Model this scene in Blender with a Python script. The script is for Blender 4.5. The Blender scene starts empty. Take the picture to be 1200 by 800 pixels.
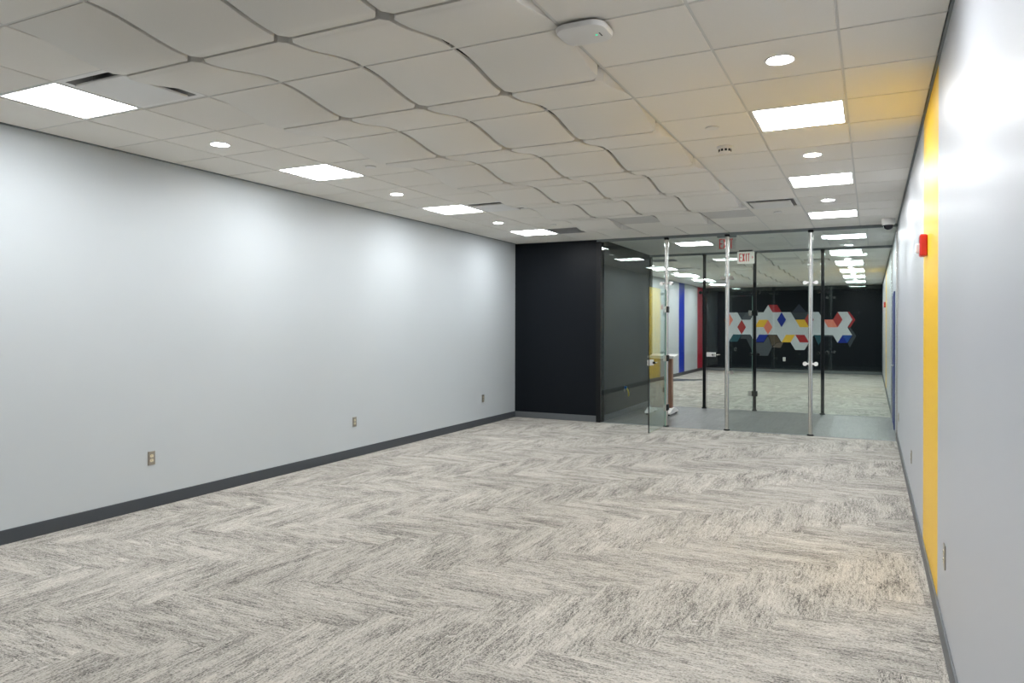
import bpy, bmesh, math, random
from mathutils import Vector, Matrix
random.seed(7)
SC = bpy.context.scene
COL = SC.collection

# ------------------------------------------------------------------ camera
YAW, ROLL, F_PX = 0.4591, 0.0026, 852.476
cam_d = bpy.data.cameras.new('camera')
cam_d.sensor_width = 36.0
cam_d.lens = 36.0 * F_PX / 1200.0
cam_d.shift_y = -17.09 / 1200.0
cam_d.clip_start = 0.02
cam = bpy.data.objects.new('camera', cam_d)
COL.objects.link(cam)
cam.location = (-0.4612, -3.3048, 1.5946)
cam.rotation_euler = (Matrix.Rotation(YAW, 3, 'Z') @ Matrix.Rotation(math.pi / 2, 3, 'X') @ Matrix.Rotation(ROLL, 3, 'Z')).to_euler()
SC.camera = cam

# ------------------------------------------------------------------ world, exposure
w = bpy.data.worlds.new('world'); SC.world = w; w.use_nodes = True
w.node_tree.nodes['Background'].inputs[0].default_value = (0.5, 0.55, 0.6, 1)
w.node_tree.nodes['Background'].inputs[1].default_value = 0.02
SC.view_settings.view_transform = 'Standard'
SC.view_settings.look = 'None'
SC.view_settings.gamma = 1.0
SC.view_settings.use_curve_mapping = False
SC.view_settings.exposure = 0.1

PANEL_POWER = 28.5      # radiance of the flat ceiling light panels
CAN_POWER = 240.0        # radiance of the recessed downlights

# ------------------------------------------------------------------ main sizes (metres)
T = 0.6096              # ceiling grid module
H = 3.066               # ceiling height
XL, XR = -6.13, -0.131  # side walls of both rooms
YB = -4.70              # wall behind the camera
YG, Y2 = 8.287, 11.25   # the two glass partitions
YF = YG + Y2 - YB       # far wall of the far room
XB = -4.60              # end of the black wall, start of the glass
XH = -4.52              # corridor end wall face

# ------------------------------------------------------------------ materials
MATS = {}
def srgb(r, g, b):
    f = lambda c: (c / 12.92 if c <= 0.04045 else ((c + 0.055) / 1.055) ** 2.4)
    return (f(r / 255), f(g / 255), f(b / 255), 1)

def new_mat(name):
    m = bpy.data.materials.new(name); m.use_nodes = True
    nt = m.node_tree; b = nt.nodes['Principled BSDF']
    MATS[name] = m
    return m, nt, b

def plain(name, col, rough=0.5, metal=0.0, spec=0.5, emit=None, es=0.0):
    m, nt, b = new_mat(name)
    b.inputs['Base Color'].default_value = (*col[:3], 1)
    b.inputs['Roughness'].default_value = rough
    b.inputs['Metallic'].default_value = metal
    b.inputs['Specular IOR Level'].default_value = spec
    if emit:
        b.inputs['Emission Color'].default_value = (*emit[:3], 1)
        b.inputs['Emission Strength'].default_value = es
    return m

def N(nt, t, **kw):
    n = nt.nodes.new(t)
    for k, v in kw.items(): setattr(n, k, v)
    return n

def math_n(nt, op, a, b=None, clamp=False):
    n = N(nt, 'ShaderNodeMath', operation=op, use_clamp=clamp)
    for i, v in enumerate((a, b)):
        if v is None: continue
        if isinstance(v, (int, float)): n.inputs[i].default_value = v
        else: nt.links.new(v, n.inputs[i])
    return n.outputs[0]

def mix_c(nt, fac, a, b):
    n = N(nt, 'ShaderNodeMix', data_type='RGBA')
    for sock, v in ((n.inputs[0], fac), (n.inputs[6], a), (n.inputs[7], b)):
        if isinstance(v, (int, float)): sock.default_value = v
        elif isinstance(v, tuple): sock.default_value = (*v[:3], 1)
        else: nt.links.new(v, sock)
    return n.outputs[2]

def noise(nt, vec, scale, detail=2.0, rough=0.5, dist=0.0):
    n = N(nt, 'ShaderNodeTexNoise')
    n.inputs['Scale'].default_value = scale
    n.inputs['Detail'].default_value = detail
    n.inputs['Roughness'].default_value = rough
    n.inputs['Distortion'].default_value = dist
    if vec is not None: nt.links.new(vec, n.inputs['Vector'])
    return n.outputs['Fac']

def mapping(nt, vec, scale=(1, 1, 1), loc=(0, 0, 0)):
    n = N(nt, 'ShaderNodeMapping')
    n.inputs['Scale'].default_value = scale
    n.inputs['Location'].default_value = loc
    nt.links.new(vec, n.inputs['Vector'])
    return n.outputs[0]

def ramp(nt, fac, stops):
    n = N(nt, 'ShaderNodeValToRGB')
    e = n.color_ramp.elements
    while len(e) < len(stops): e.new(0.5)
    for i, (p, c) in enumerate(stops):
        e[i].position = p; e[i].color = (*c[:3], 1) if not isinstance(c, (int, float)) else (c, c, c, 1)
    nt.links.new(fac, n.inputs[0])
    return n.outputs[0]

def bump(nt, b, height, strength=0.2, dist=0.002):
    n = N(nt, 'ShaderNodeBump')
    n.inputs['Strength'].default_value = strength
    n.inputs['Distance'].default_value = dist
    nt.links.new(height, n.inputs['Height'])
    nt.links.new(n.outputs[0], b.inputs['Normal'])

def paint(name, col, rough=0.42, stripes=(), spec=0.36):
    """wall paint with roller texture; stripes = painted bands (y0, y1, colour) along world Y"""
    m, nt, b = new_mat(name)
    tc = N(nt, 'ShaderNodeTexCoord')
    geo = N(nt, 'ShaderNodeNewGeometry')
    big = noise(nt, tc.outputs['Object'], 0.8, 2)
    base = mix_c(nt, big, tuple(c * 0.97 for c in col[:3]), tuple(c * 1.03 for c in col[:3]))
    if stripes:
        sep = N(nt, 'ShaderNodeSeparateXYZ'); nt.links.new(geo.outputs['Position'], sep.inputs[0])
        for y0, y1, c in stripes:
            k = math_n(nt, 'MULTIPLY', math_n(nt, 'GREATER_THAN', sep.outputs[1], y0), math_n(nt, 'LESS_THAN', sep.outputs[1], y1))
            base = mix_c(nt, k, base, c)
    nt.links.new(base, b.inputs['Base Color'])
    b.inputs['Roughness'].default_value = rough
    b.inputs['Specular IOR Level'].default_value = spec
    fine = noise(nt, tc.outputs['Object'], 170, 3)
    bump(nt, b, fine, 0.12, 0.001)
    return m

GREY = srgb(195, 201, 205)
YELLOW = (0.95, 0.58, 0.015, 1)
paint('wall_grey', GREY)
paint('wall_grey_striped', srgb(190, 193, 199), 0.40, stripes=((1.36, 2.62, YELLOW), (16.6, 18.1, YELLOW)))
paint('wall_grey_far', srgb(196, 203, 206), 0.42, stripes=((20.52, 21.32, (0.006, 0.035, 0.42)), (23.36, 24.3, (0.52, 0.02, 0.05))))
paint('wall_black', (0.0050, 0.0072, 0.0105), 0.42, spec=0.16)
plain('base_rubber', srgb(66, 71, 77), 0.45)
plain('base_rubber_lit', srgb(92, 96, 99), 0.45)  # paler copy of the rubber; light on the right-hand base put into the colour
plain('trim_dark', srgb(118, 126, 128), 0.45)
plain('steel', (0.74, 0.73, 0.70), 0.24, 1.0)
plain('steel_plate', (0.42, 0.39, 0.34), 0.32, 1.0)
plain('black_metal', (0.008, 0.009, 0.010), 0.42, spec=0.2)
plain('black_plastic', (0.012, 0.012, 0.014), 0.3)
plain('dome_dark', (0.006, 0.006, 0.012), 0.06)
plain('white_plastic', (0.72, 0.71, 0.69), 0.35)
plain('white_frame', (0.78, 0.77, 0.75), 0.4)
plain('ivory', (0.78, 0.70, 0.50), 0.4)
plain('slot_dark', (0.02, 0.02, 0.02), 0.6)
plain('plenum', (0.03, 0.03, 0.032), 0.8)
plain('vent_grey', (0.33, 0.33, 0.33), 0.5)
plain('red_plastic', (0.60, 0.02, 0.02), 0.35)
plain('strobe_clear', (0.75, 0.77, 0.78), 0.12)
plain('led_green', (0.02, 0.5, 0.25), 0.4, emit=(0.05, 1, 0.45), es=1.5)
plain('exit_red', (0.60, 0.015, 0.015), 0.4, emit=(1.0, 0.04, 0.03), es=0.12)
plain('exit_white', (0.80, 0.78, 0.72), 0.4, emit=(1.0, 0.95, 0.85), es=0.22)
plain('blue_door', (0.008, 0.03, 0.22), 0.4)
plain('cable_blue', (0.01, 0.12, 0.40), 0.4)
plain('cable_yellow', (0.75, 0.60, 0.08), 0.4)
plain('foot_white', (0.78, 0.78, 0.77), 0.35)
plain('top_grey', (0.50, 0.50, 0.49), 0.4)
plain('light_panel', (0.8, 0.8, 0.8), 0.5, emit=(0.965, 0.985, 1.0), es=PANEL_POWER)
plain('light_can', (0.8, 0.8, 0.8), 0.5, emit=(0.965, 0.985, 1.0), es=CAN_POWER)
plain('glass_edge', (0.16, 0.30, 0.25), 0.15)

def ceiling_mat(name, col):
    m, nt, b = new_mat(name)
    tc = N(nt, 'ShaderNodeTexCoord'); oi = N(nt, 'ShaderNodeObjectInfo')
    n = noise(nt, tc.outputs['Object'], 260, 3, 0.6)
    c = mix_c(nt, n, tuple(x * 0.95 for x in col), tuple(min(1, x * 1.04) for x in col))
    hsv = N(nt, 'ShaderNodeHueSaturation')
    nt.links.new(c, hsv.inputs['Color'])
    nt.links.new(math_n(nt, 'ADD', math_n(nt, 'MULTIPLY', oi.outputs['Random'], 0.06), 0.97), hsv.inputs['Value'])
    nt.links.new(hsv.outputs[0], b.inputs['Base Color'])
    b.inputs['Roughness'].default_value = 0.85
    b.inputs['Specular IOR Level'].default_value = 0.2
    bump(nt, b, n, 0.25, 0.001)
    return m
ceiling_mat('tile', (0.79, 0.765, 0.715))
ceiling_mat('wave', (0.755, 0.735, 0.69))
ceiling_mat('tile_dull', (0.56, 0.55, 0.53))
plain('tee', (0.62, 0.61, 0.58), 0.5)

def carpet_mat(name):
    m, nt, b = new_mat(name)
    tc = N(nt, 'ShaderNodeTexCoord'); oi = N(nt, 'ShaderNodeObjectInfo')
    comb = N(nt, 'ShaderNodeCombineXYZ')
    nt.links.new(math_n(nt, 'MULTIPLY', oi.outputs['Random'], 61.0), comb.inputs[0])
    nt.links.new(math_n(nt, 'MULTIPLY', oi.outputs['Random'], 37.0), comb.inputs[1])
    add = N(nt, 'ShaderNodeVectorMath', operation='ADD')
    nt.links.new(tc.outputs['Object'], add.inputs[0]); nt.links.new(comb.outputs[0], add.inputs[1])
    v = add.outputs[0]
    # yarn streaks along the plank
    s1 = noise(nt, mapping(nt, v, (5.0, 45.0, 1.0)), 1.0, 3, 0.6, 0.6)
    s2 = noise(nt, mapping(nt, v, (17.0, 85.0, 1.0)), 1.0, 3, 0.75, 0.6)
    tuft = noise(nt, mapping(nt, v, (75.0, 130.0, 1.0)), 1.0, 2, 0.75)
    patch = noise(nt, mapping(nt, v, (1.8, 6.0, 1.0)), 1.0, 2, 0.5, 0.7)
    x = math_n(nt, 'ADD', math_n(nt, 'MULTIPLY', s1, 0.20), math_n(nt, 'MULTIPLY', s2, 0.36))
    x = math_n(nt, 'ADD', x, math_n(nt, 'MULTIPLY', tuft, 0.44))
    x = math_n(nt, 'ADD', x, math_n(nt, 'MULTIPLY', patch, -0.22))
    x = math_n(nt, 'ADD', x, 0.11)
    col = ramp(nt, x, ((0.385, (0.085, 0.081, 0.076)), (0.455, (0.27, 0.254, 0.230)), (0.515, (0.45, 0.423, 0.380)), (0.66, (0.63, 0.595, 0.54))))
    # thin wandering light lines
    ln = noise(nt, mapping(nt, v, (2.6, 11.0, 1.0)), 1.0, 1, 0.4, 1.2)
    line = math_n(nt, 'LESS_THAN', math_n(nt, 'ABSOLUTE', math_n(nt, 'SUBTRACT', ln, 0.56)), 0.005)
    col = mix_c(nt, math_n(nt, 'MULTIPLY', line, 0.45), col, (0.74, 0.71, 0.66))
    hsv = N(nt, 'ShaderNodeHueSaturation'); nt.links.new(col, hsv.inputs['Color'])
    nt.links.new(math_n(nt, 'ADD', math_n(nt, 'MULTIPLY', oi.outputs['Random'], 0.12), 0.93), hsv.inputs['Value'])
    nt.links.new(hsv.outputs[0], b.inputs['Base Color'])
    b.inputs['Roughness'].default_value = 0.95
    b.inputs['Specular IOR Level'].default_value = 0.1
    bump(nt, b, tuft, 0.5, 0.003)
    return m
carpet_mat('carpet')

def vinyl_mat(name):
    m, nt, b = new_mat(name)
    tc = N(nt, 'ShaderNodeTexCoord'); oi = N(nt, 'ShaderNodeObjectInfo')
    v = N(nt, 'ShaderNodeVectorMath', operation='ADD')
    comb = N(nt, 'ShaderNodeCombineXYZ'); nt.links.new(math_n(nt, 'MULTIPLY', oi.outputs['Random'], 40.0), comb.inputs[0])
    nt.links.new(tc.outputs['Object'], v.inputs[0]); nt.links.new(comb.outputs[0], v.inputs[1])
    g = noise(nt, mapping(nt, v.outputs[0], (30.0, 2.5, 1.0)), 1.0, 3, 0.6, 0.4)
    col = ramp(nt, g, ((0.3, (0.092, 0.094, 0.095)), (0.7, (0.145, 0.146, 0.145))))
    hsv = N(nt, 'ShaderNodeHueSaturation'); nt.links.new(col, hsv.inputs['Color'])
    nt.links.new(math_n(nt, 'ADD', math_n(nt, 'MULTIPLY', oi.outputs['Random'], 0.22), 0.89), hsv.inputs['Value'])
    nt.links.new(hsv.outputs[0], b.inputs['Base Color'])
    b.inputs['Roughness'].default_value = 0.42
    return m
vinyl_mat('vinyl')

def wood_mat(name):
    m, nt, b = new_mat(name)
    tc = N(nt, 'ShaderNodeTexCoord')
    g = noise(nt, mapping(nt, tc.outputs['Object'], (22.0, 22.0, 1.6)), 1.0, 3, 0.6, 0.6)
    nt.links.new(ramp(nt, g, ((0.3, (0.16, 0.075, 0.045)), (0.7, (0.29, 0.15, 0.095)))), b.inputs['Base Color'])
    b.inputs['Roughness'].default_value = 0.45
    return m
wood_mat('wood')

def glass_mat(name, tint, gloss=(1, 1, 1)):
    """clear sheet: straight transmission with a Fresnel mirror on each face"""
    m = bpy.data.materials.new(name); m.use_nodes = True; MATS[name] = m
    nt = m.node_tree; nt.nodes.clear()
    out = N(nt, 'ShaderNodeOutputMaterial')
    tr = N(nt, 'ShaderNodeBsdfTransparent'); tr.inputs[0].default_value = (*tint, 1)
    gl = N(nt, 'ShaderNodeBsdfGlossy'); gl.inputs['Roughness'].default_value = 0.0
    gl.inputs['Color'].default_value = (*gloss, 1)
    lw = N(nt, 'ShaderNodeLayerWeight'); lw.inputs['Blend'].default_value = 0.5
    f5 = math_n(nt, 'POWER', lw.outputs['Facing'], 5.0)
    fr = math_n(nt, 'ADD', math_n(nt, 'MULTIPLY', f5, 0.957), 0.043)
    mx = N(nt, 'ShaderNodeMixShader')
    nt.links.new(fr, mx.inputs[0]); nt.links.new(tr.outputs[0], mx.inputs[1]); nt.links.new(gl.outputs[0], mx.inputs[2])
    nt.links.new(mx.outputs[0], out.inputs[0])
    return m
glass_mat('glass', (0.945, 0.975, 0.965), (0.90, 1.0, 0.97))
glass_mat('acrylic', (0.97, 0.97, 0.97))

ART = dict(white=(0.60, 0.63, 0.64), red=(0.42, 0.055, 0.05), red_dark=(0.40, 0.03, 0.035), coral=(0.80, 0.23, 0.15), yellow=(0.85, 0.52, 0.05), blue=(0.012, 0.03, 0.28), blue_light=(0.02, 0.08, 0.33),
           teal=(0.022, 0.085, 0.105), grey=(0.05, 0.06, 0.068), grey_light=(0.085, 0.095, 0.105), brown=(0.095, 0.07, 0.045), brown_light=(0.14, 0.11, 0.085), navy=(0.035, 0.043, 0.062))
for k, c in ART.items(): plain('art_' + k, c, 0.7, spec=0.3)

# ------------------------------------------------------------------ mesh helpers
class MB:
    """collects shapes, builds ONE mesh object"""
    def __init__(s): s.bm = bmesh.new()
    def box(s, x0, x1, y0, y1, z0, z1, ch=0.0):
        x0, x1 = min(x0, x1), max(x0, x1); y0, y1 = min(y0, y1), max(y0, y1); z0, z1 = min(z0, z1), max(z0, z1)
        r = bmesh.ops.create_cube(s.bm, size=1.0)
        vs = r['verts']
        for v in vs:
            v.co = Vector((x0 if v.co.x < 0 else x1, y0 if v.co.y < 0 else y1, z0 if v.co.z < 0 else z1))
        if ch > 0:
            es = list({e for v in vs for e in v.link_edges})
            bmesh.ops.bevel(s.bm, geom=es, offset=ch, segments=1, affect='EDGES', profile=0.5)
        return s
    def cyl(s, p0, p1, r0, r1=None, seg=20, caps=True):
        r1 = r0 if r1 is None else r1
        p0, p1 = Vector(p0), Vector(p1); d = p1 - p0
        q = Vector((0, 0, 1)).rotation_difference(d.normalized()).to_matrix().to_4x4()
        bmesh.ops.create_cone(s.bm, cap_ends=caps, segments=seg, radius1=r0, radius2=r1, depth=d.length,
                              matrix=Matrix.Translation((p0 + p1) / 2) @ q)
        return s
    def lathe(s, prof, seg=28, center=(0, 0, 0), close=False):
        """profile [(r, z)...] turned about Z"""
        rings = []
        for r, z in prof:
            if r < 1e-6: rings.append([s.bm.verts.new((center[0], center[1], center[2] + z))])
            else: rings.append([s.bm.verts.new((center[0] + r * math.cos(2 * math.pi * i / seg), center[1] + r * math.sin(2 * math.pi * i / seg), center[2] + z)) for i in range(seg)])
        for a, b in zip(rings[:-1], rings[1:]):
            for i in range(seg):
                j = (i + 1) % seg
                vs = [a[i % len(a)], a[j % len(a)], b[j % len(b)], b[i % len(b)]]
                u = []
                for v in vs:
                    if v not in u: u.append(v)
                if len(u) > 2: s.bm.faces.new(u)
        return s
    def prism(s, poly, axis, a, b):
        """polygon extruded along an axis; poly gives the other two coordinates in x,y,z order"""
        def P(p, t):
            return {'x': (t, p[0], p[1]), 'y': (p[0], t, p[1]), 'z': (p[0], p[1], t)}[axis]
        A = [s.bm.verts.new(P(p, a)) for p in poly]; B = [s.bm.verts.new(P(p, b)) for p in poly]
        s.bm.faces.new(A); s.bm.faces.new(B[::-1])
        for i in range(len(poly)):
            j = (i + 1) % len(poly); s.bm.faces.new((A[i], B[i], B[j], A[j]))
        return s
    def tube(s, pts, r, seg=8):
        for p, q in zip(pts[:-1], pts[1:]): s.cyl(p, q, r, seg=seg)
        return s
    def mesh(s, name, mat, smooth=False):
        bmesh.ops.recalc_face_normals(s.bm, faces=s.bm.faces)
        me = bpy.data.meshes.new(name); s.bm.to_mesh(me); s.bm.free()
        me.materials.append(MATS[mat])
        if smooth:
            for p in me.polygons: p.use_smooth = True
            try: me.set_sharp_from_angle(angle=math.radians(40))
            except Exception: pass
        return me
    def build(s, name, mat, parent=None, loc=(0, 0, 0), rotz=0.0, smooth=False):
        return place(name, s.mesh(name, mat, smooth), parent, loc, rotz)

def place(name, me, parent=None, loc=(0, 0, 0), rotz=0.0):
    o = bpy.data.objects.new(name, me); COL.objects.link(o)
    o.location = loc; o.rotation_euler = (0, 0, rotz)
    if parent: o.parent = parent
    return o

def tag(o, label, cat, group=None):
    o['label'] = label; o['category'] = cat
    if group: o['group'] = group
    return o

def thing(name, label, cat, loc=(0, 0, 0), rotz=0.0, group=None):
    o = bpy.data.objects.new(name, None); COL.objects.link(o)
    o.empty_display_size = 0.1
    o.location = loc; o.rotation_euler = (0, 0, rotz)
    return tag(o, label, cat, group)

def struct(o):
    o['kind'] = 'structure'
    return o

def dup(root, loc, rotz=None, label=None, group=None):
    r = root.copy(); COL.objects.link(r); r.location = loc
    if rotz is not None: r.rotation_euler = (0, 0, rotz)
    if label: r['label'] = label
    if group: r['group'] = group
    for ch in list(root.children):
        c = ch.copy(); COL.objects.link(c); c.parent = r
        for g in ch.children:
            d = g.copy(); COL.objects.link(d); d.parent = c
    return r

# ------------------------------------------------------------------ shell: walls
WT = 0.12
def wall(name, mat, x0, x1, y0, y1, z0=-0.1, z1=H + 0.25):
    return struct(MB().box(x0, x1, y0, y1, z0, z1).build(name, mat))
wall('wall_left', 'wall_grey', XL - WT, XL, YB - WT, YG)
wall('wall_right', 'wall_grey_striped', XR, XR + WT, YB - WT, YF + WT)
wall('wall_rear', 'wall_black', XL, XR, YB - WT, YB)
wall('wall_black', 'wall_black', XL - WT, XB, YG, YG + 0.14)
wall('wall_corridor_end', 'wall_black', XH - 0.14, XH, YG + 0.14, Y2 + 0.06)
wall('wall_black_far_room', 'wall_black', XL - WT, XH, Y2 + 0.06, Y2 + 0.20)
wall('wall_left_far_room', 'wall_grey_far', XL - WT, XL, Y2 + 0.20, YF)
wall('wall_far', 'wall_black', XL - WT, XR, YF, YF + WT)

def base(name, x0, x1, y0, y1, mat='base_rubber'):
    o = MB().box(x0, x1, y0, y1, 0.0, 0.105, 0.002).build(name, mat)
    return struct(o)
BT = 0.012
base('baseboard_left', XL, XL + BT, YB, YG - BT)
base('baseboard_right', XR - BT, XR, YB, YG - 0.03, 'base_rubber_lit')
base('baseboard_right_far_room', XR - BT, XR, Y2 + 0.03, YF - BT, 'base_rubber_lit')
base('baseboard_rear', XL + BT, XR - BT, YB, YB + BT)
base('baseboard_black_wall', XL, XB, YG - BT, YG, 'base_rubber_lit')
base('baseboard_corridor_end', XH, XH + BT, YG + 0.14, Y2 - 0.03)
base('baseboard_left_far_room', XL, XL + BT, Y2 + 0.20, YF - BT)
base('baseboard_far', XL, XR, YF - BT, YF, 'base_rubber_lit')

def wall_angle(name, x0, x1, y0, y1):
    struct(MB().box(x0, x1, y0, y1, H - 0.008, H + 0.012).build(name, 'trim_dark'))
wall_angle('trim_1', XL, XL + 0.022, YB, YG - 0.022)
wall_angle('trim_2', XR - 0.014, XR, YB, YG - 0.03)
wall_angle('trim_3', XL + 0.022, XB, YG - 0.022, YG)
wall_angle('trim_4', XR - 0.014, XR, Y2 + 0.03, YF - 0.022)
wall_angle('trim_5', XL, XL + 0.022, Y2 + 0.20, YF - 0.022)
wall_angle('trim_6', XL + 0.022, XR - 0.022, YF - 0.022, YF)

# blue corridor door in the right-hand wall
d = struct(MB().box(XR - 0.010, XR - 0.001, 9.60, 10.50, 0.0, 2.12, 0.002).build('door_2', 'blue_door'))
MB().box(XR - 0.016, XR - 0.001, 9.55, 9.60, 0, 2.17).box(XR - 0.016, XR - 0.001, 10.50, 10.55, 0, 2.17).box(XR - 0.016, XR - 0.001, 9.60, 10.50, 2.12, 2.17).build('door_frame', 'blue_door', d)
MB().cyl((XR - 0.010, 9.68, 1.0), (XR - 0.055, 9.68, 1.0), 0.012).cyl((XR - 0.05, 9.68, 1.0), (XR - 0.05, 9.80, 1.0), 0.01).build('handle', 'steel', d)

# ------------------------------------------------------------------ shell: floors
PL, PW, TH = 1.0, 0.25, 0.006
PLANK_ME = {}
def plank_mesh(key, x0, x1, y0, y1, mat, th):
    k = (key, round(x0, 4), round(x1, 4), round(y0, 4), round(y1, 4))
    if k not in PLANK_ME:
        g = 0.0003
        bm = bmesh.new()
        c = 0.0007
        lo = [bm.verts.new(p) for p in ((x0 + g, y0 + g, 0), (x1 - g, y0 + g, 0), (x1 - g, y1 - g, 0), (x0 + g, y1 - g, 0))]
        mid = [bm.verts.new((v.co.x, v.co.y, th - c)) for v in lo]
        hi = [bm.verts.new((v.co.x + (c if v.co.x < (x0 + x1) / 2 else -c), v.co.y + (c if v.co.y < (y0 + y1) / 2 else -c), th)) for v in lo]
        for a, b in ((lo, mid), (mid, hi)):
            for i in range(4):
                j = (i + 1) % 4; bm.faces.new((a[i], a[j], b[j], b[i]))
        bm.faces.new(hi)
        me = bpy.data.meshes.new(key); bm.to_mesh(me); bm.free(); me.materials.append(MATS[mat])
        PLANK_ME[k] = me
    return PLANK_ME[k]

def herringbone(parent, x0, x1, y0, y1, ox, oy):
    """axis-aligned herringbone of carpet planks clipped to the room"""
    n = 0
    i0 = int((y0 - oy) / PW) - 6; i1 = int((y1 - oy) / PW) + 6
    for i in range(i0, i1):
        for mm in range(-12, 13):
            for kind in (0, 1):
                if kind == 0:
                    ax, ay, lx, ly = ox + (i + 8 * mm) * PW, oy + i * PW, PL, PW
                else:
                    ax, ay, lx, ly = ox + (i + 4 + 8 * mm) * PW, oy + (i - 3) * PW, PW, PL
                bx0, bx1 = max(ax, x0), min(ax + lx, x1); by0, by1 = max(ay, y0), min(ay + ly, y1)
                if bx1 - bx0 < 0.012 or by1 - by0 < 0.012: continue
                cx, cy = ax + lx / 2, ay + ly / 2
                if kind == 0:
                    me = plank_mesh('carpet_plank', bx0 - cx, bx1 - cx, by0 - cy, by1 - cy, 'carpet', TH); rz = 0
                else:   # local x runs along world y
                    me = plank_mesh('carpet_plank', by0 - cy, by1 - cy, -(bx1 - cx), -(bx0 - cx), 'carpet', TH); rz = math.pi / 2
                place('carpet_plank', me, parent, (cx, cy, -TH), rz); n += 1
    return n
YC = -2.25   # planks are laid one by one from here on; behind it the camera sees none
fl = struct(MB().box(XL, XR, YB, YG, -0.1, -TH).build('floor', 'base_rubber'))
n1 = herringbone(fl, XL, XR, YC, YG, 0.32, 0.0)
o = MB().box(XL, XR, YB, YC, -TH, 0.0).build('carpet_area', 'carpet', fl); o['kind'] = 'stuff'
ff = struct(MB().box(XL, XR, Y2, YF, -0.1, -TH).build('floor_far_room', 'base_rubber'))
n2 = herringbone(ff, XL, XR, Y2, Y2 + 8.0, 0.32, 0.0)
def far_carpet():
    m = MB()
    for k in range(int((YF - Y2 - 8.0) / PW) + 1):
        ya = Y2 + 8.0 + k * PW; yb = min(ya + PW, YF)
        if yb - ya > 0.01: m.box(XL, XR, ya + 0.001, yb - 0.001, -TH, 0.0)
    o = m.build('carpet_area', 'carpet', ff); o['kind'] = 'stuff'
far_carpet()
print('carpet planks', n1, n2)
fh = struct(MB().box(XH, XR, YG, Y2, -0.1, -TH).build('floor_corridor', 'base_rubber'))
VW, VL = 0.23, 1.22
i = 0; x = XR
while x > XH + 0.01:
    xa = max(x - VW, XH)
    y = YG - VL * ((i * 0.37) % 1.0)
    while y < Y2:
        ya, yb = max(y, YG), min(y + VL, Y2)
        if yb - ya > 0.02:
            cx, cy = (xa + x) / 2, (ya + yb) / 2
            place('vinyl_plank', plank_mesh('vinyl_plank', xa - cx, x - cx, ya - cy, yb - cy, 'vinyl', TH), fh, (cx, cy, -TH))
        y += VL
    x = xa; i += 1
struct(MB().box(XB, XR, YG - 0.02, YG + 0.02, -TH, 0.003).build('trim_7', 'trim_dark'))
struct(MB().box(XH, XR, Y2 - 0.02, Y2 + 0.02, -TH, 0.003).build('trim_8', 'trim_dark'))

# ------------------------------------------------------------------ shell: ceilings
D_WAVE = 0.064
def tile_mesh(wx, wy, mat, name):
    return MB().box(-wx / 2, wx / 2, -wy / 2, wy / 2, -0.006, 0.010, 0.002).mesh(name, mat)

def wave_mesh(mat='wave'):
    """S-shaped ceiling panel: level with the grid at -y, one wave lower at +y, closed sides"""
    bm = bmesh.new()
    wx, L = T - 0.026, T - 0.020
    n = 14; R = 0.035
    rows = []
    for k in range(n + 1):
        t = k / n
        if k > n - 4: t = 1 - (1 - (n - 3) / n) * ((n - k) / 3.0)
        y = -L / 2 + t * L
        s = min(1, max(0, (t - 0.04) / 0.90))
        z = -0.006 - D_WAVE * (0.5 - 0.5 * math.cos(math.pi * s))
        e = L / 2 - y
        inset = 0.0 if e > R else R - math.sqrt(max(0, R * R - (R - e) ** 2))
        h = wx / 2 - inset
        rows.append([bm.verts.new((-h, y, z + 0.004)), bm.verts.new((-h + 0.006, y, z)), bm.verts.new((h - 0.006, y, z)), bm.verts.new((h, y, z + 0.004)),
                     bm.verts.new((h, y, 0.008)), bm.verts.new((-h, y, 0.008))])
    for a, b in zip(rows[:-1], rows[1:]):
        for i in range(6):
            j = (i + 1) % 6; bm.faces.new((a[i], a[j], b[j], b[i]))
    bm.faces.new(rows[0]); bm.faces.new(rows[-1][::-1])
    bmesh.ops.recalc_face_normals(bm, faces=bm.faces)
    me = bpy.data.meshes.new('wave_panel'); bm.to_mesh(me); bm.free()
    me.materials.append(MATS[mat])
    for p in me.polygons: p.use_smooth = True
    try: me.set_sharp_from_angle(angle=math.radians(35))
    except Exception: pass
    return me
def hole_tile_mesh(rad=0.067):
    bm = bmesh.new(); h = (T - 0.016) / 2; n = 32
    rings = []
    for z in (-0.006, 0.010):
        c = [bm.verts.new((rad * math.cos(2 * math.pi * k / n), rad * math.sin(2 * math.pi * k / n), z)) for k in range(n)]
        q = []
        for k in range(n):
            a = 2 * math.pi * k / n; ca, sa = math.cos(a), math.sin(a); f = h / max(abs(ca), abs(sa))
            q.append(bm.verts.new((f * ca, f * sa, z)))
        rings.append((c, q))
    for k in range(n):
        j = (k + 1) % n
        (c0, q0), (c1, q1) = rings
        bm.faces.new((c0[k], c0[j], q0[j], q0[k])); bm.faces.new((c1[k], q1[k], q1[j], c1[j]))
        bm.faces.new((c0[k], c1[k], c1[j], c0[j])); bm.faces.new((q0[k], q0[j], q1[j], q1[k]))
    bmesh.ops.recalc_face_normals(bm, faces=bm.faces)
    me = bpy.data.meshes.new('ceiling_tile'); bm.to_mesh(me); bm.free(); me.materials.append(MATS['tile'])
    return me
HOLED = hole_tile_mesh()
CAN_ROWS = (9, 5, 1, -3)
WAVE = wave_mesh(); FLAT = tile_mesh(T - 0.016, T - 0.016, 'tile', 'ceiling_tile'); DULL = tile_mesh(T - 0.016, T - 0.016, 'tile_dull', 'ceiling_tile')

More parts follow.
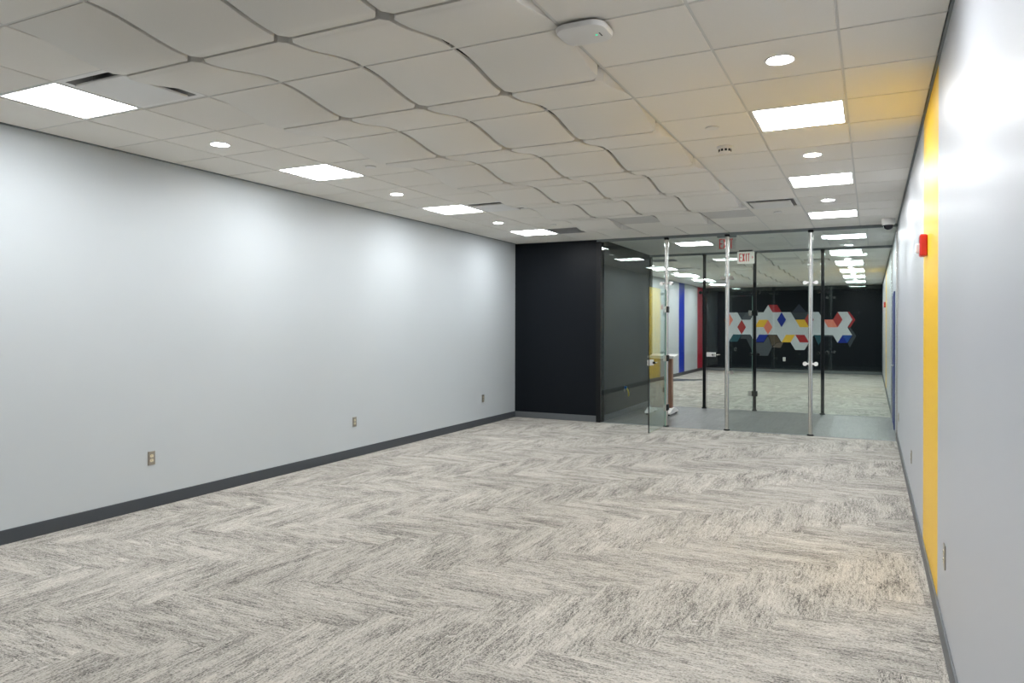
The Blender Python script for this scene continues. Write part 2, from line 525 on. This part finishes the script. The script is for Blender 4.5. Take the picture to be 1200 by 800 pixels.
LIGHT_ROWS = (-5, -1, 3, 7, 11); LIGHT_COLS = (1, 8)
DIFFUSERS = ((7, -1), (7, 7), (2, 9)); GRILLE = (7, 11)
def holes(c, r):
    return (c in LIGHT_COLS and r in LIGHT_ROWS) or (c, r) in DIFFUSERS or (c, r) == GRILLE
R0, R1 = -4, 13.594   # rows laid one by one (13.594 = the glass)
def room_ceiling(name, my):
    """my: maps a y of the near room to this room"""
    ya, yb = sorted((my(YB), my(YG)))
    slab = struct(MB().box(XL - WT, XR + WT, ya - (WT if ya < 0 else -0.0), yb + (WT if ya > 0 else 0.0), H + 0.16, H + 0.26).build(name, 'plenum'))
    flip = my(1.0) - my(0.0) < 0
    for c in range(0, 10):
        for r in range(R0, 14):
            if holes(c, r): continue
            xa = XR - 0.014 if c == 0 else -c * T
            xb = -(c + 1) * T
            y0, y1 = r * T, min((r + 1) * T, YG - 0.03)
            cy = my((y0 + y1) / 2)
            waved = 3 <= c < 7 and r < 12 and not (r >= 10 and c in (3, 5))
            if waved:
                rot = 0.0 if (r % 2 == 0) != flip else math.pi
                place('wave_panel', WAVE, slab, ((xa + xb) / 2, cy, H), rot)
            elif c == 0 or r == 13:
                place('ceiling_tile', tile_mesh(abs(xa - xb) - (0.016 if c else 0.009), y1 - y0 - 0.016, 'tile', 'ceiling_tile'), slab, ((xa + xb) / 2, cy, H))
            else:
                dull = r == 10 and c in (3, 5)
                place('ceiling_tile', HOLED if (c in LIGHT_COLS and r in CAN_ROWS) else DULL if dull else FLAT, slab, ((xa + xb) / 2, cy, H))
    for c in range(1, 11):    # main tees
        w2 = 0.012
        zt = 0.03 if c in (4, 5, 6) else -0.001     # tees raised between the wave panels to darken the gaps
        MB().box(-c * T - w2, -c * T + w2, ya, yb, H + zt, H + 0.05).build('grid_tee', 'tee', slab)
    for r in range(R0, 14):   # cross tees
        y = my(r * T)
        MB().box(XL, XR, y - 0.012, y + 0.012, H - 0.0015, H + 0.02).build('grid_tee', 'tee', slab)
    # tiles behind the camera (or deep in the far room) in one piece
    m = MB()
    for c in range(0, 10):
        for r in range(-8, R0):
            if holes(c, r): continue
            xa = XR - 0.014 if c == 0 else -c * T
            y0, y1 = sorted((my(max(r * T, YB)), my((r + 1) * T)))
            if y1 - y0 < 0.05: continue
            m.box(-(c + 1) * T + 0.008, xa - 0.008, y0 + 0.008, y1 - 0.008, H - 0.006, H + 0.01)
    o = m.build('tile_field', 'tile', slab); o['kind'] = 'stuff'
    return slab
near = lambda y: y
far = lambda y: YG + Y2 - y
room_ceiling('ceiling', near)
room_ceiling('ceiling_far_room', far)

# corridor ceiling
HX = [XR, -0.52, -1.13, -1.74, -2.35, -2.96, -3.57, -4.18, XH]
HY = [YG + 0.03, 8.69, 9.30, 9.91, 10.52, Y2 - 0.03]
HALL_LIGHTS = ((1, 2), (5, 2))
hs = struct(MB().box(XH - 0.14, XR + WT, YG + 0.0, Y2, H + 0.16, H + 0.26).build('ceiling_corridor', 'plenum'))
for a in range(len(HX) - 1):
    for b in range(len(HY) - 1):
        if (a, b) in HALL_LIGHTS: continue
        if (a, b) == (1, 4):
            me = hole_tile_mesh(); sx, sy = (HX[a] - HX[a + 1] - 0.016) / (T - 0.016), (HY[b + 1] - HY[b] - 0.016) / (T - 0.016)
            for v in me.vertices:
                if max(abs(v.co.x), abs(v.co.y)) > 0.2: v.co.x *= sx; v.co.y *= sy
            place('ceiling_tile', me, hs, ((HX[a] + HX[a + 1]) / 2, (HY[b] + HY[b + 1]) / 2, H)); CANXY = ((HX[a] + HX[a + 1]) / 2, (HY[b] + HY[b + 1]) / 2); continue
        place('ceiling_tile', tile_mesh(HX[a] - HX[a + 1] - 0.016, HY[b + 1] - HY[b] - 0.016, 'tile', 'ceiling_tile'), hs, ((HX[a] + HX[a + 1]) / 2, (HY[b] + HY[b + 1]) / 2, H))
for x in HX[1:-1]: MB().box(x - 0.012, x + 0.012, YG, Y2, H - 0.001, H + 0.03).build('grid_tee', 'tee', hs)
for y in HY[1:-1]: MB().box(XH, XR, y - 0.012, y + 0.012, H - 0.0015, H + 0.02).build('grid_tee', 'tee', hs)

# ------------------------------------------------------------------ ceiling lights
def make_light():
    t = thing('ceiling_light', '', 'light')
    h = T / 2 - 0.010; q = h - 0.018
    m = MB()
    for x0, x1, y0, y1 in ((-h, h, -h, -q), (-h, h, q, h), (-h, -q, -q, q), (q, h, -q, q)): m.box(x0, x1, y0, y1, -0.004, 0.05)
    m.box(-h, h, -h, h, 0.05, 0.06)
    m.build('frame', 'white_frame', t)
    MB().box(-q, q, -q, q, 0.002, 0.008).build('diffuser', 'light_panel', t)
    return t
def make_can():
    t = thing('downlight', '', 'downlight')
    MB().lathe([(0.084, 0.0), (0.082, -0.004), (0.072, -0.005), (0.066, 0.0), (0.064, 0.050), (0.0, 0.055), ], 32).build('trim_ring', 'white_frame', t, smooth=True)
    MB().lathe([(0.0, 0.022), (0.063, 0.022), (0.063, 0.028), (0.0, 0.028)], 32).build('lens', 'light_can', t)
    return t
ORD = ['nearest', 'second', 'third', 'fourth', 'fifth']
L0 = make_light(); C0 = make_can(); usedL = usedC = False
def put_light(x, y, label, group):
    global usedL
    if not usedL:
        L0.location = (x, y, H); L0['label'] = label; L0['group'] = group; usedL = True
    else: dup(L0, (x, y, H), 0, label, group)
def put_can(x, y, label, group):
    global usedC
    if not usedC:
        C0.location = (x, y, H - 0.006); C0['label'] = label; C0['group'] = group; usedC = True
    else: dup(C0, (x, y, H - 0.006), 0, label, group)
for c, side in ((8, 'plain grey wall'), (1, 'yellow-striped wall')):
    for k, r in enumerate(reversed(LIGHT_ROWS)):
        put_light(-(c + .5) * T, (r + .5) * T, 'square white light panel along the %s, %s the glass partition' % (side, 'nearest to' if k == 0 else ORD[k] + ' from'), 'light panels of the carpeted room')
    for k, r in enumerate((9, 5, 1, -3)):
        put_can(-(c + .5) * T, (r + .5) * T, 'round recessed downlight along the %s, %s the glass partition' % (side, 'nearest to' if k == 0 else ORD[k] + ' from'), 'downlights of the carpeted room')
for c, side in ((8, 'blue and red striped wall'), (1, 'yellow-striped wall')):
    for k, r in enumerate(reversed(LIGHT_ROWS)):
        put_light(-(c + .5) * T, far((r + .5) * T), 'light panel beyond the corridor along the %s, %s the corridor' % (side, 'nearest to' if k == 0 else ORD[k] + ' from'), 'light panels of the far room')
    for k, r in enumerate((9, 5, 1, -3)):
        put_can(-(c + .5) * T, far((r + .5) * T), 'downlight beyond the corridor along the %s, %s the corridor' % (side, 'nearest to' if k == 0 else ORD[k] + ' from'), 'downlights of the far room')
for (a, b), s in zip(HALL_LIGHTS, ('beside the blue door wall', 'beside the clear exit sign')):
    put_light((HX[a] + HX[a + 1]) / 2, (HY[b] + HY[b + 1]) / 2, 'square light panel in the corridor ceiling ' + s, 'corridor light panels')
put_can(*CANXY, 'small round downlight in the corridor ceiling by the inner glass wall', 'corridor downlights')

# ------------------------------------------------------------------ air diffusers, grille
def make_diffuser():
    t = thing('air_diffuser', '', 'vent')
    h = T / 2 - 0.010
    m = MB(); q = h - 0.035
    for x0, x1, y0, y1 in ((-h, h, -h, -q), (-h, h, q, h), (-h, -q, -q, q), (q, h, -q, q)): m.box(x0, x1, y0, y1, -0.002, 0.03)
    m.build('frame', 'white_frame', t)
    # sloped inner throat
    m = MB(); k = q - 0.10
    bm = m.bm
    A = [bm.verts.new(p) for p in ((-q, -q, 0.0), (q, -q, 0.0), (q, q, 0.0), (-q, q, 0.0))]
    B = [bm.verts.new(p) for p in ((-k, -k, 0.12), (k, -k, 0.12), (k, k, 0.12), (-k, k, 0.12))]
    for i in range(4): bm.faces.new((A[i], A[(i + 1) % 4], B[(i + 1) % 4], B[i]))
    bm.faces.new(B)
    m.build('throat', 'vent_grey', t)
    MB().box(-0.225, 0.225, -0.225, 0.225, -0.024, -0.008, 0.005).build('plaque', 'white_plastic', t)
    hm = MB().cyl((0, 0, -0.01), (0, 0, 0.12), 0.005, seg=8).mesh('hanger', 'steel')
    for sx in (-1, 1):
        for sy in (-1, 1): place('hanger', hm, t, (sx * 0.15, sy * 0.15, 0.0))
    return t
D0 = make_diffuser()
def put_diff(i, x, y, label, group='air diffusers'):
    if i == 0: D0.location = (x, y, H); D0['label'] = label; D0['group'] = group
    else: dup(D0, (x, y, H), 0, label, group)
for i, ((c, r), lab) in enumerate(zip(DIFFUSERS, ('square plaque air diffuser beside the light panel fourth from the glass', 'square plaque air diffuser beside the light panel second from the glass', 'square plaque air diffuser between the wave panels and striped-wall lights'))):
    put_diff(i, -(c + .5) * T, (r + .5) * T, lab)
for (c, r), lab in zip(DIFFUSERS, ('square air diffuser deep in the room beyond the corridor', 'square air diffuser midway in the room beyond the corridor', 'square air diffuser just inside the room beyond the corridor')):
    put_diff(1, -(c + .5) * T, far((r + .5) * T), lab, 'air diffusers of the far room')
def make_grille(y, label):
    t = thing('return_grille', label, 'vent', (-(7.5) * T, y, H))
    h = T / 2 - 0.010; q = h - 0.025
    m = MB()
    for x0, x1, y0, y1 in ((-h, h, -h, -q), (-h, h, q, h), (-h, -q, -q, q), (q, h, -q, q)): m.box(x0, x1, y0, y1, -0.004, 0.02)
    m.build('frame', 'vent_grey', t)
    MB().box(-h, h, -h, h, 0.05, 0.06).build('backing', 'plenum', t)
    sm = MB().box(-q, q, -0.002, 0.002, 0.0, 0.02).mesh('slat', 'vent_grey')
    k = -q + 0.03
    while k < q - 0.01:
        place('slat', sm, t, (0, k, 0)); k += 0.042
    return t
make_grille((GRILLE[1] + .5) * T, 'dark grey slotted return grille beside the light panel nearest the glass')
make_grille(far((GRILLE[1] + .5) * T), 'grey slotted return grille in the room beyond the corridor')

# ------------------------------------------------------------------ small ceiling things
def disc(name, x, y, r, label, cat, group=None, z=H):
    t = thing(name, label, cat, (x, y, z), 0, group)
    MB().lathe([(0, -0.010), (r - 0.004, -0.010), (r, -0.006), (r, -0.002), (0, -0.002)], 28).build('cover_plate', 'white_plastic', t, smooth=True)
    MB().lathe([(0, -0.006), (r * 0.82, -0.006), (r * 0.82, 0.004), (0, 0.004)], 24).build('cup', 'slot_dark', t)
    t.location.z = z - 0.006
    return t
for x, y, lab in ((-7.51 * T, 3.43 * T, 'round white sprinkler cover beside the light panel third from the glass, grey wall side'),
                  (-7.47 * T, 10.32 * T, 'round sprinkler cover beside the slotted return grille'),
                  (-2.48 * T, 3.48 * T, 'round sprinkler cover next to the smoke detector'),
                  (-2.51 * T, 10.56 * T, 'round sprinkler cover in front of the glass partition')):
    disc('sprinkler_cover', x, y, 0.05, lab, 'sprinkler', 'sprinkler covers')
disc('sprinkler_cover', -1.94, 9.2, 0.05, 'round sprinkler cover in the corridor ceiling', 'sprinkler', 'sprinkler covers')
t = thing('smoke_detector', 'round white smoke detector with dark slots on the flat ceiling tiles', 'smoke detector', (-2.51 * T, 4.50 * T, H - 0.006))
MB().lathe([(0, 0), (0.062, 0), (0.062, -0.012), (0.056, -0.018), (0.0, -0.018)], 28).build('base_plate', 'white_plastic', t, smooth=True)
MB().lathe([(0, -0.018), (0.050, -0.018), (0.046, -0.046), (0.036, -0.054), (0, -0.056)], 28).build('housing', 'white_plastic', t, smooth=True)
for k in range(10):
    a = 2 * math.pi * k / 10
    MB().box(-0.009, 0.009, -0.003, 0.003, -0.009, 0.009).build('slot', 'slot_dark', t, (0.0475 * math.cos(a), 0.0475 * math.sin(a), -0.034), a + math.pi / 2)

# wifi access point: rounded square slab
def rounded_slab(m, sx, sy, rad, prof, seg=6):
    """prof [(inset, z)...] rings of a rounded rectangle"""
    rings = []
    for ins, z in prof:
        pts = []
        r = max(0.004, rad - ins)
        for cx, cy, a0 in ((sx - rad, sy - rad, 0), (-sx + rad, sy - rad, 90), (-sx + rad, -sy + rad, 180), (sx - rad, -sy + rad, 270)):
            for k in range(seg + 1):
                a = math.radians(a0 + 90 * k / seg)
                pts.append(m.bm.verts.new((cx + r * math.cos(a), cy + r * math.sin(a), z)))
        rings.append(pts)
    n = len(rings[0])
    for a, b in zip(rings[:-1], rings[1:]):
        for i in range(n): m.bm.faces.new((a[i], a[(i + 1) % n], b[(i + 1) % n], b[i]))
    m.bm.faces.new(rings[0]); m.bm.faces.new(rings[-1])
    return m
t = thing('access_point', 'white rounded wireless access point with green light under the ceiling grid', 'access point', (-2.83 * T, 0.075 * T, H - 0.006))
rounded_slab(MB(), 0.126, 0.118, 0.07, [(0.012, -0.010), (0.0, -0.015), (0.0, -0.028), (0.006, -0.038), (0.030, -0.045)]).build('housing', 'white_plastic', t, smooth=True)
MB().box(-0.07, 0.07, -0.07, 0.07, -0.012, 0.0).build('mounting_bracket', 'black_plastic', t)
MB().lathe([(0, -0.047), (0.005, -0.047), (0.005, -0.044), (0, -0.044)], 14, center=(0.062, 0.0, 0)).build('status_light', 'led_green', t)
MB().box(0.080, 0.086, -0.020, 0.022, -0.0462, -0.042).build('logo_bar', 'black_plastic', t)

t = thing('security_camera', 'white dome security camera with black lens in the ceiling corner', 'camera', (-0.262, 7.70, H - 0.006))
MB().lathe([(0, 0), (0.082, 0), (0.084, -0.04), (0.078, -0.074), (0.064, -0.086), (0, -0.086)], 28).build('housing', 'white_plastic', t, smooth=True)
MB().lathe([(0.062, -0.084), (0.060, -0.104), (0.048, -0.128), (0.026, -0.143), (0, -0.148)], 28).build('dome', 'dome_dark', t, smooth=True)

# ------------------------------------------------------------------ fire alarms
def fire_alarm(y, z, label):
    t = thing('fire_alarm', label, 'fire alarm', (XR, y, z))
    MB().box(-0.045, 0.0, -0.058, 0.058, -0.072, 0.072, 0.008).build('housing', 'red_plastic', t)
    rounded_slab(MB(), 0.032, 0.022, 0.012, [(0, 0), (0.002, 0.016), (0.008, 0.024)], 4).build('strobe_lens', 'strobe_clear', t, (-0.045, 0.0, -0.018), 0)
    o = t.children[-1]; o.rotation_euler = (0, -math.pi / 2, 0)
    m = MB()
    for k in range(4): m.box(-0.0465, -0.044, -0.035, 0.035, 0.018 + k * 0.011, 0.022 + k * 0.011)
    m.build('horn_slots', 'slot_dark', t)
fire_alarm(2.28, 2.145, 'red fire alarm strobe on the yellow stripe of the near wall')
fire_alarm(18.2, 2.2, 'red fire alarm strobe on the far room wall')

# ------------------------------------------------------------------ outlets
def make_outlet():
    t = thing('wall_outlet', '', 'outlet')   # faces local +x
    MB().box(0.0, 0.006, -0.0365, 0.0365, -0.06, 0.06, 0.002).build('cover_plate', 'steel_plate', t)
    for s in (-1, 1):
        m = MB(); pts = [(0.017 * math.cos(a), s * 0.0195 + max(-0.0135, min(0.0135, 0.017 * math.sin(a)))) for a in [2 * math.pi * k / 20 for k in range(20)]]
        m.prism(pts, 'x', 0.004, 0.0085)
        r = m.build('receptacle', 'ivory', t)
        MB().box(0.008, 0.0092, -0.008, -0.006, s * 0.0195 - 0.001, s * 0.0195 + 0.008).box(0.008, 0.0092, 0.006, 0.008, s * 0.0195 - 0.001, s * 0.0195 + 0.008).box(0.008, 0.0092, -0.002, 0.002, s * 0.0195 - 0.009, s * 0.0195 - 0.005).build('slots', 'slot_dark', r)
    MB().cyl((0.005, 0, 0), (0.0085, 0, 0), 0.003, seg=10).build('screw', 'steel', t)
    return t
O0 = make_outlet()
spots = ((XL, 1.02, 0.435, 0, 'steel duplex outlet on the plain grey wall, third from the black wall'),
         (XL, 3.82, 0.43, 0, 'steel duplex outlet on the plain grey wall, second from the black wall'),
         (XL, 7.10, 0.43, 0, 'steel duplex outlet on the plain grey wall, nearest the black wall'),
         (XR, 0.89, 0.46, math.pi, 'steel duplex outlet beside the yellow stripe, on its side away from the glass'),
         (XR, 4.27, 0.42, math.pi, 'steel duplex outlet between the yellow stripe and the glass partition'),
         (XR, 7.75, 0.40, math.pi, 'steel duplex outlet on the striped wall right beside the glass partition'))
for k, (x, y, z, rz, lab) in enumerate(spots):
    if k == 0: O0.location = (x, y, z); O0['label'] = lab; O0['group'] = 'wall outlets'
    else: dup(O0, (x, y, z), rz, lab, 'wall outlets')
fo = dup(O0, (-3.25, YF, 0.47), -math.pi / 2, 'small pale outlet on the far black wall below the mural', 'wall outlets')
for c in fo.children:
    if c.name.startswith('cover_plate'):
        c.data = MB().box(0.0, 0.006, -0.045, 0.045, -0.07, 0.07, 0.002).mesh('cover_plate', 'white_plastic')
t = thing('data_outlet', 'black data outlet with blue plug and yellow cable on the corridor end wall', 'outlet', (XH, 9.55, 0.47))
MB().box(0, 0.006, -0.04, 0.04, -0.06, 0.06, 0.002).build('cover_plate', 'black_plastic', t)
MB().box(0.005, 0.05, -0.022, 0.022, 0.0, 0.045, 0.004).build('plug', 'cable_blue', t)
MB().tube([(0.045, 0.0, 0.015), (0.06, 0.02, -0.02), (0.065, 0.05, -0.07), (0.06, 0.08, -0.12), (0.05, 0.09, -0.14)], 0.011).build('cable', 'cable_yellow', t)

# ------------------------------------------------------------------ glass partitions
POSTS = (-3.42, -2.47, -1.27)
DOOR_H = 2.20
GT = 0.012
def post_mesh(mat):
    return MB().lathe([(0.0, 0.012), (0.031, 0.012), (0.031, H - 0.03), (0.0, H - 0.03)], 24).mesh('post', mat, True)
POST = post_mesh('steel'); POST_SHADED = post_mesh('black_metal')  # far posts: steel mirroring the dark corridor, that dark painted in as black
FLANGE = MB().lathe([(0, 0.0), (0.050, 0.0), (0.050, 0.010), (0.040, 0.020), (0.0, 0.020)], 24).mesh('floor_flange', 'black_metal', True)
CAP = MB().lathe([(0, -0.065), (0.036, -0.065), (0.046, -0.035), (0.046, -0.03), (0.0, -0.03)], 24).mesh('ceiling_flange', 'black_metal', True)
def partition(name, label, y, side, openings):
    """side: -1 when the posts stand on the near (-y) face, +1 on the far face"""
    t = thing(name, label, 'partition', (0, y, 0))
    MB().box(XB if side < 0 else XH, XR, -0.025, 0.025, H - 0.045, H + 0.0).build('header_channel', 'trim_dark', t)
    if side < 0: MB().box(XB, XB + 0.075, -0.035, 0.035, 0.0, H - 0.045).build('end_channel', 'black_metal', t)
    else: MB().box(XH, XH + 0.03, -0.025, 0.025, 0.0, H - 0.045).build('end_channel', 'black_metal', t)
    MB().box(XR - 0.022, XR, -0.02, 0.02, 0.0, H - 0.045).build('wall_channel', 'steel', t)
    xs = [XB + 0.06 if side < 0 else XH + 0.02] + list(POSTS) + [XR - 0.015]
    for k in range(4):
        a, b = xs[k] + (0.035 if k else 0.0), xs[k + 1] - (0.035 if k < 3 else 0.0)
        z0 = DOOR_H + 0.006 if k == openings else 0.010
        MB().box(a, b, -GT / 2, GT / 2, z0, H - 0.03).build('pane', 'glass', t)
    for x in POSTS:
        p = place('post', POST if side < 0 else POST_SHADED, t, (x, 0, 0))
        place('floor_flange', FLANGE, p); place('ceiling_flange', CAP, p, (0, 0, H - 0.0))
    return t
fg = partition('glass_partition', 'frameless glass partition with steel posts beside the black wall', YG, -1, 1)
bg = partition('glass_partition', 'glass partition on the far side of the grey corridor', Y2, 1, 1)

def clamp(parent, x, z, both=True, mat='steel'):
    """two-armed spider clamp gripping the panes either side of a post"""
    m = MB()
    for s in ((-1, 1) if both else (1,)):
        m.cyl((x, -0.012, z), (x + s * 0.085, -0.012, z), 0.012, seg=12)
        m.cyl((x + s * 0.075, -0.030, z), (x + s * 0.075, 0.020, z), 0.030, seg=18)
    return m.build('clamp', mat, parent, smooth=True)
for x, zs in ((POSTS[0], (2.30,)), (POSTS[1], (2.36, 0.90)), (POSTS[2], (2.26, 1.06))):
    for z in zs: clamp(fg, x, z, not (x == POSTS[1] and z < 1), 'white_frame' if x == POSTS[2] else 'steel')
for x, zs in ((POSTS[0], (2.28,)), (POSTS[1], (2.27, 1.08)), (POSTS[2], (2.26, 1.12))):
    for z in zs: clamp(bg, x, z, True, 'black_metal')

def leaf(name, label, hx, hy, ang, width, hinge_zs, flipx, hinge_mat='black_metal'):
    """glass door leaf: local +x runs from the hinge to the free edge"""
    t = bpy.data.objects.new(name, None); COL.objects.link(t); t.location = (hx, hy, 0); t.rotation_euler = (0, 0, ang)
    t['label'] = label; t['category'] = 'door'; struct(t)
    MB().box(0.045, width, -GT / 2, GT / 2, 0.012, DOOR_H).build('pane', 'glass', t)
    MB().box(width, width + 0.006, -GT / 2 - 0.001, GT / 2 + 0.001, 0.012, DOOR_H).build('edge_strip', 'black_plastic', t)
    MB().box(0.039, 0.046, -GT / 2 - 0.002, GT / 2 + 0.002, 0.012, DOOR_H).build('edge_strip', 'glass_edge', t)
    for z in hinge_zs:
        h = MB().box(-0.055, 0.045, -0.034, 0.034, z - 0.05, z + 0.05, 0.004).build('hinge', hinge_mat, t)
        MB().box(0.045, 0.115, -0.022, 0.022, z - 0.05, z + 0.05, 0.004).build('hinge_leaf', 'steel', h)
    k = MB().box(width - 0.17, width + 0.004, -0.024, 0.024, 1.02, 1.105, 0.004).build('lock_case', 'white_frame', t)
    m = MB()
    for s in (-1, 1):
        m.cyl((width - 0.12, s * 0.024, 1.06), (width - 0.12, s * 0.066, 1.06), 0.016, seg=14)
    m.build('lever_rose', 'black_metal', k)
    m = MB()
    for s in (-1, 1):
        m.cyl((width - 0.12, s * 0.062, 1.06), (width - 0.245, s * 0.062, 1.06), 0.009, seg=12)
    m.build('lever', 'steel', k)
    return t
leaf('door_1', 'open frameless glass door swung into the carpeted room on its steel post', POSTS[0], YG, -math.pi / 2 - math.radians(1.6), 0.93, (0.31, 1.10, 1.88), False)
leaf('door_3', 'closed glass door of the inner glass wall with white lock case', POSTS[1], Y2, math.pi, 0.90, (0.33, 1.87), False)

# ------------------------------------------------------------------ exit signs
def exit_letters(m, cx, zc, w, h, y0, y1):
    """the word EXIT in block letters, read from -y"""
    st = 0.015; lw = w / 4.6; gap = lw * 0.2
    x = cx - w / 2
    z0, z1 = zc - h / 2, zc + h / 2
    m.box(x, x + st, y0, y1, z0, z1)
    for z in (z0, zc - st / 2, z1 - st): m.box(x + st, x + lw, y0, y1, z, z + st)
    x += lw + gap
    for a, b in (((x, z0), (x + lw, z1)), ((x, z1), (x + lw, z0))):
        k = st * 0.6
        m.prism([(a[0], a[1]), (a[0] + 2 * k, a[1]), (b[0], b[1]), (b[0] - 2 * k, b[1])], 'y', y0, y1)
    x += lw + gap
    m.box(x + lw * 0.2, x + lw * 0.2 + st, y0, y1, z0, z1)
    x += lw * 0.55 + gap
    m.box(x, x + lw, y0, y1, z1 - st, z1); m.box(x + lw / 2 - st / 2, x + lw / 2 + st / 2, y0, y1, z0, z1 - st)
    return x + lw
t = thing('exit_sign', 'white exit sign with red letters hung in the corridor ceiling', 'exit sign', (-2.60, 11.02, H - 0.006))
MB().box(-0.155, 0.155, -0.022, 0.022, -0.255, -0.030, 0.004).build('housing', 'exit_white', t)
MB().box(-0.12, 0.12, -0.03, 0.03, -0.030, 0.0).build('canopy', 'black_plastic', t)
m = MB(); xe = exit_letters(m, -0.012, -0.140, 0.215, 0.150, -0.0245, -0.021); m.build('lettering', 'exit_red', t)
MB().prism([(0.112, -0.115), (0.138, -0.140), (0.112, -0.165), (0.112, -0.152), (0.124, -0.140), (0.112, -0.128)], 'y', -0.0245, -0.021).build('arrow', 'exit_red', t)
t = thing('exit_sign', 'clear acrylic exit sign with red letters just behind the glass partition', 'exit sign', (-2.535, 8.62, H - 0.006))
MB().box(-0.15, 0.15, -0.022, 0.022, -0.030, 0.0, 0.003).build('canopy', 'trim_dark', t)
MB().box(-0.14, 0.14, -0.004, 0.004, -0.225, -0.030).build('panel', 'acrylic', t)
m = MB(); exit_letters(m, 0.0, -0.130, 0.235, 0.155, -0.007, -0.0045); m.build('lettering', 'exit_red', t)

# ------------------------------------------------------------------ lectern in the corridor
t = thing('lectern', 'brown wooden lectern on white feet standing in the corridor', 'lectern', (-3.93, 9.95, 0.0))
MB().box(-0.20, 0.20, -0.06, 0.06, 0.12, 1.02, 0.005).build('body_panel', 'wood', t)
for sx in (-1, 1):
    f = MB()
    f.prism([(-0.30, 0.03), (0.32, 0.03), (0.32, 0.055), (0.10, 0.12), (-0.10, 0.12), (-0.30, 0.055)], 'x', sx * 0.20 - 0.035, sx * 0.20 + 0.035)
    fo_ = f.build('foot', 'foot_white', t)
    for yy in (-0.25, 0.27): MB().cyl((sx * 0.20 - 0.015, yy, 0.022), (sx * 0.20 + 0.015, yy, 0.022), 0.022, seg=16).build('caster', 'black_plastic', fo_)
MB().prism([(-0.18, 1.035), (0.18, 1.08), (0.18, 1.10), (-0.18, 1.055)], 'x', -0.21, 0.27).build('top', 'top_grey', t)
MB().box(-0.21, 0.27, -0.192, -0.18, 1.035, 1.075).build('lip', 'top_grey', t)

# ------------------------------------------------------------------ wall mural of hexagonal pieces
t = thing('wall_mural', 'mural of white, red, blue and yellow diamond panels on the far black wall', 'mural', (-3.80, YF, 2.41))
U, V = 0.1525, 0.267
def piece(pts, colr, lift):
    poly = [(u * U, -v * V) for u, v in pts]
    MB().prism(poly, 'y', -lift, 0.0).build('panel', 'art_' + colr, t)
WHITE = [(-9, 1), (-7, 1), (-6, 2), (-4, 2), (-3, 1), (-1, 1), (0, 0), (1, 1), (5, 1), (6, 2), (7, 3), (9, 3), (10, 2), (9, 1), (11, 1), (12, 2), (13, 3), (15, 3), (16, 2), (15, 1), (17, 1), (18, 2), (17, 3), (18, 4),
         (16, 4), (15, 5), (14, 4), (10, 4), (9, 5), (8, 6), (6, 6), (5, 5), (6, 4), (4, 4), (3, 5), (2, 4), (-2, 4), (-3, 5), (-4, 4), (-8, 4), (-9, 5)]
piece(WHITE, 'white', 0.010)
for pts, c in (([(0, 0), (2, 0), (3, 1), (1, 1)], 'red_dark'), ([(6, 2), (8, 2), (9, 3), (7, 3)], 'yellow'), ([(9, 1), (8, 2), (9, 3), (10, 2)], 'red'),
               ([(12, 2), (14, 2), (15, 3), (13, 3)], 'coral'), ([(15, 1), (14, 2), (15, 3), (16, 2)], 'red'), ([(4, 4), (6, 4), (5, 5), (3, 5)], 'yellow'),
               ([(16, 4), (17, 5), (15, 5)], 'blue'), ([(16, 4), (18, 4), (17, 5)], 'blue_light'),
               ([(-8, 4), (-6, 4), (-7, 5), (-9, 5)], 'teal'), ([(-2, 4), (0, 4), (-1, 5), (-3, 5)], 'blue'),
               ([(10, 4), (12.4, 4), (11, 5.3)], 'teal'), ([(12.4, 4), (14, 4), (14, 4.2), (12.2, 4.2)], 'grey'),
               ([(-7, 1), (-5, 1), (-6, 2)], 'grey'), ([(-5, 1), (-3, 1), (-4, 2), (-6, 2)], 'grey_light'),
               ([(5, 1), (9, 1), (8, 2), (6, 2)], 'grey'), ([(5.3, 0.97), (8.3, 0.97), (6.8, -0.1)], 'navy'),
               ([(-6, 4), (-4, 4), (-2.2, 6.7), (-3.2, 6.7), (-4.9, 4.6), (-6.3, 4.6)], 'grey'),
               ([(-2.6, 5.1), (-1.0, 5.1), (0, 4.2), (0.9, 5.7), (0.0, 6.85), (-2.2, 6.85), (-3.0, 5.8)], 'grey_light'),
               ([(0.1, 4.05), (2.0, 4.05), (2.8, 5.0), (1.9, 5.05), (0.9, 5.6)], 'brown'), ([(2.8, 5.05), (3.4, 5.05), (2.8, 5.75), (1.0, 5.7), (1.9, 5.1)], 'brown_light'),  # off-lattice grey and brown shapes: ghost shade of the mural drawn as pieces
               ([(17.05, 1), (17.4, 1), (18.6, 2), (17.6, 3), (17.1, 3), (18.05, 2)], 'red_dark'), ([(17.15, 3), (17.6, 3), (18.8, 4.1), (17.5, 5.6), (17.1, 5.0), (18.1, 4)], 'grey')):  # offset slivers: shadow-like ghost of the white outline, built as pieces
    piece(pts, c, 0.009)
for pts, c in (([(-6, 2), (-7, 3), (-6, 4), (-5, 3)], 'red'), ([(0, 2), (-1, 3), (0, 4), (1, 3)], 'coral'), ([(-2, 2), (0, 2), (-1, 3), (-3, 3)], 'yellow'),
               ([(3, 1), (2, 2), (3, 3), (4, 2)], 'blue'), ([(-9, 1), (-10, 2), (-9, 3), (-8, 2)], 'coral'), ([(6, 4), (8, 4), (9, 5), (7, 5)], 'red_dark')):
    piece(pts, c, 0.014)
